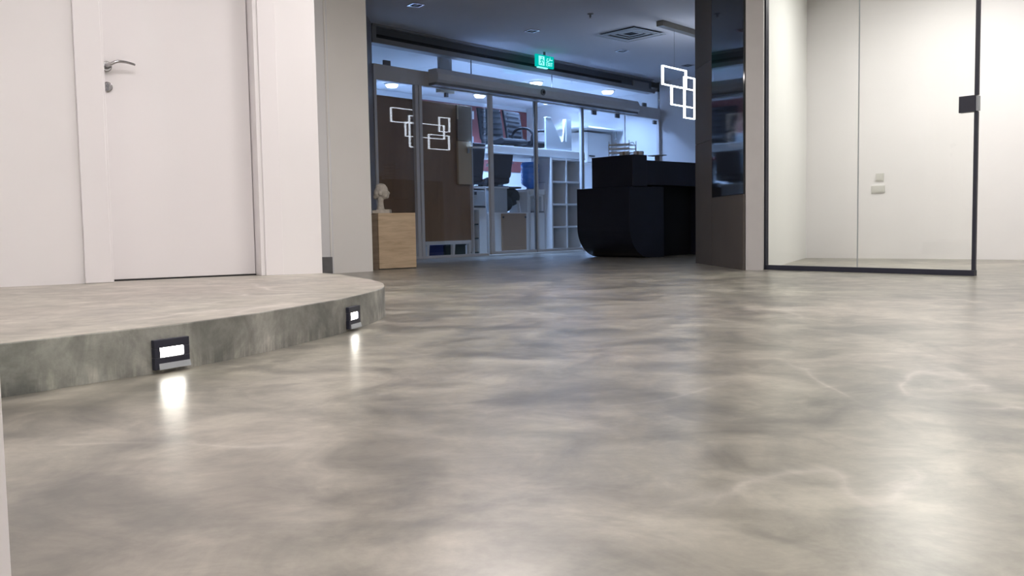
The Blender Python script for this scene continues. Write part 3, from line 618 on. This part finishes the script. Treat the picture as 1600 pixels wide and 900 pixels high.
MB().lathe([(0, 0), (.035, 0), (.03, -.008), (.012, -.012), (.012, -.035), (.004, -.04), (.004, -.05), (0, -.05)], 14).build('body', 'aludark', t); MB().lathe([(0, -.05), (.018, -.05), (.018, -.054), (0, -.054)], 14).build('deflector', 'alu', t)

# ------------------------------------------------------------------ pendant lamp of five interlinked square tubes
PD = -2.37; PZ = 2.185
t = thing('pendant_lamp', 'white LED pendant of interlinked glowing rectangles over the reception desk', 'pendant lamp', sh(1.655, PD), SA)
def led_frame(x0, x1, z0, z1, y, th=.0075):
    m = MB(); m.box(x0, x1, y - .014, y + .014, z1 - th, z1); m.box(x0, x1, y - .014, y + .014, z0, z0 + th); m.box(x0, x0 + th, y - .014, y + .014, z0 + th, z1 - th); m.box(x1 - th, x1, y - .014, y + .014, z0 + th, z1 - th)
    return m.build('light_frame', 'led', t)
led_frame(0, .52, PZ - .215, PZ, 0); led_frame(.405, .65, PZ - .57, PZ - .085, -.045); led_frame(.25, 1.07, PZ - .42, PZ - .20, -.04 + .075)
led_frame(1.04, 1.27, PZ - .29, PZ - .06, -.045); led_frame(.80, 1.25, PZ - .575, PZ - .345, -.04)
cn = B(-.05, 1.35, -.045, .045, ZL - .06, ZL).build('ceiling_canopy', 'brassgrey', t, .003)
for x in (.26, .9, 1.2): MB().tube([(x, 0, PZ - (.0 if x < .5 else .2 if x < 1 else .06)), (x, 0, ZL - .06)], .0018, 5).build('wire', 'aludark', t)

# ------------------------------------------------------------------ reception desk
DA = math.atan2(-.75, .66)
t = thing('reception_desk', 'ink-black reception desk with curved underside and raised counter block', 'reception desk', (1.315, 9.68, 0), DA)
R_ = .34
arc = [(-.02 + R_ * (1 - math.cos(a)), R_ - R_ * math.sin(a) + .0) for a in [math.pi / 2 * i / 14 for i in range(15)]]
prof = [(-.02, .78)] + arc + [(.56, .0), (.56, .78)]
MB().sweep(prof, 'x', -.82, -.03).build('curved_body', 'desk', t, .004)
B(-.60, 0, .0, .24, .78, 1.12).build('raised_counter', 'desk', t, .004)
B(-.82, -.04, .24, 1.35, .80, 1.07).build('worktop_block', 'desk', t, .004)
B(-.80, -.22, .57, 1.35, 0, .80).build('inner_pedestal', 'deskdark', t, .003)
B(-.82, -.03, 1.30, 1.36, 0, .80).build('end_panel', 'desk', t, .003)
def on_desk(name, lab, cat, s, q, z, rz=0): return thing(name, lab, cat, (1.315 + .66 * s + .75 * q, 9.68 - .75 * s + .66 * q, z), DA + rz)
for s, q, w_, h_, lab in ((-.40, .33, .10, .115, 'small pale carton left on the reception desk'), (-.22, .36, .10, .11, 'small pale carton right on the reception desk')):
    b = on_desk('small_carton', lab, 'box', s, q, 1.071, .5); B(-w_ / 2, w_ / 2, -.05, .05, 0, h_).build('body', 'pale', b, .002); B(-.012, .012, -.051, .051, h_ * .6, h_ + .001).build('tape', 'taupe', b)
b = on_desk('letter_tray', 'stacked white wire letter trays on the reception desk', 'letter tray', -.60, .52, 1.071, .25)
for i in range(5):
    z = .03 + i * .045; m = MB(); m.box(-.13, .13, -.10, .10, z, z + .005); m.box(-.13, .13, -.10, -.094, z, z + .016); m.build('tier', 'white', b)
for x in (-.13, .13):
    for y in (-.09, .09): MB().tube([(x, y, 0), (x, y, .26)], .004, 6).build('wire_post', 'pale', b)
MB().tube(catmull([(.13, -.09, .22), (.18, -.09, .23), (.21, -.09, .16), (.21, -.09, .0)], 5), .004, 6).build('side_hoop', 'pale', b)
b = on_desk('thin_tablet', 'thin grey plate standing on the reception desk edge', 'tablet', -.25, .72, 1.071); B(-.10, .10, -.05, .05, .075, .085).build('plate', 'pale', b); B(-.02, .02, -.02, .02, 0, .075).build('stand', 'aludark', b)

# ------------------------------------------------------------------ pedestal and stone head
pa = math.atan2(8.286 - 8.092, -.879 + 1.194)
t = thing('wooden_pedestal', 'pale oak box pedestal beside the white column', 'pedestal', (-1.194, 8.092, 0), pa)
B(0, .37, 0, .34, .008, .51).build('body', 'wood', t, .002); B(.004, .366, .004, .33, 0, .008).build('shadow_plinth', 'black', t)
B(-.09, -.0005, .012, .32, 0, .50).build('shadow_strip', 'woodshadow', t, .001)  # column's shadow on the pedestal, put into a darker wood strip
t = thing('stone_head', 'sandstone head sculpture facing right on a small square base', 'sculpture', (-1.194 + math.cos(pa) * .085 - math.sin(pa) * .12, 8.092 + math.sin(pa) * .085 + math.cos(pa) * .12, .51), 0.0)
B(-.075, .085, -.07, .07, 0, .028).build('base', 'stone', t, .002); B(-.035, .085, -.05, .05, .028, .034).build('upper_base', 'stone', t)
m = MB(); sphere(m, (.006, 0, .205), (.062, .052, .062)); sphere(m, (.030, 0, .180), (.042, .042, .052)); sphere(m, (-.028, 0, .180), (.040, .046, .050)); sphere(m, (.055, 0, .152), (.018, .026, .020)); sphere(m, (.072, 0, .182), (.012, .009, .016)); sphere(m, (.066, 0, .163), (.010, .016, .006)); sphere(m, (.058, .018, .197), (.016, .014, .006)); sphere(m, (.058, -.018, .197), (.016, .014, .006)); sphere(m, (-.050, 0, .150), (.022, .035, .022)); sphere(m, (0, .05, .18), (.014, .008, .022)); sphere(m, (0, -.05, .18), (.014, .008, .022))
sphere(m, (.0, 0, .245), (.05, .045, .028))
m.lathe([(0, .02), (.040, .025), (.030, .06), (.026, .10), (.032, .15), (0, .16)], 18, (-.005, 0, 0))
hd = m.build('head', 'stone', t)
rm = hd.modifiers.new('remesh', 'REMESH'); rm.mode = 'VOXEL'; rm.voxel_size = .005; rm.use_smooth_shade = True
sm = hd.modifiers.new('smooth', 'SMOOTH'); sm.iterations = 2
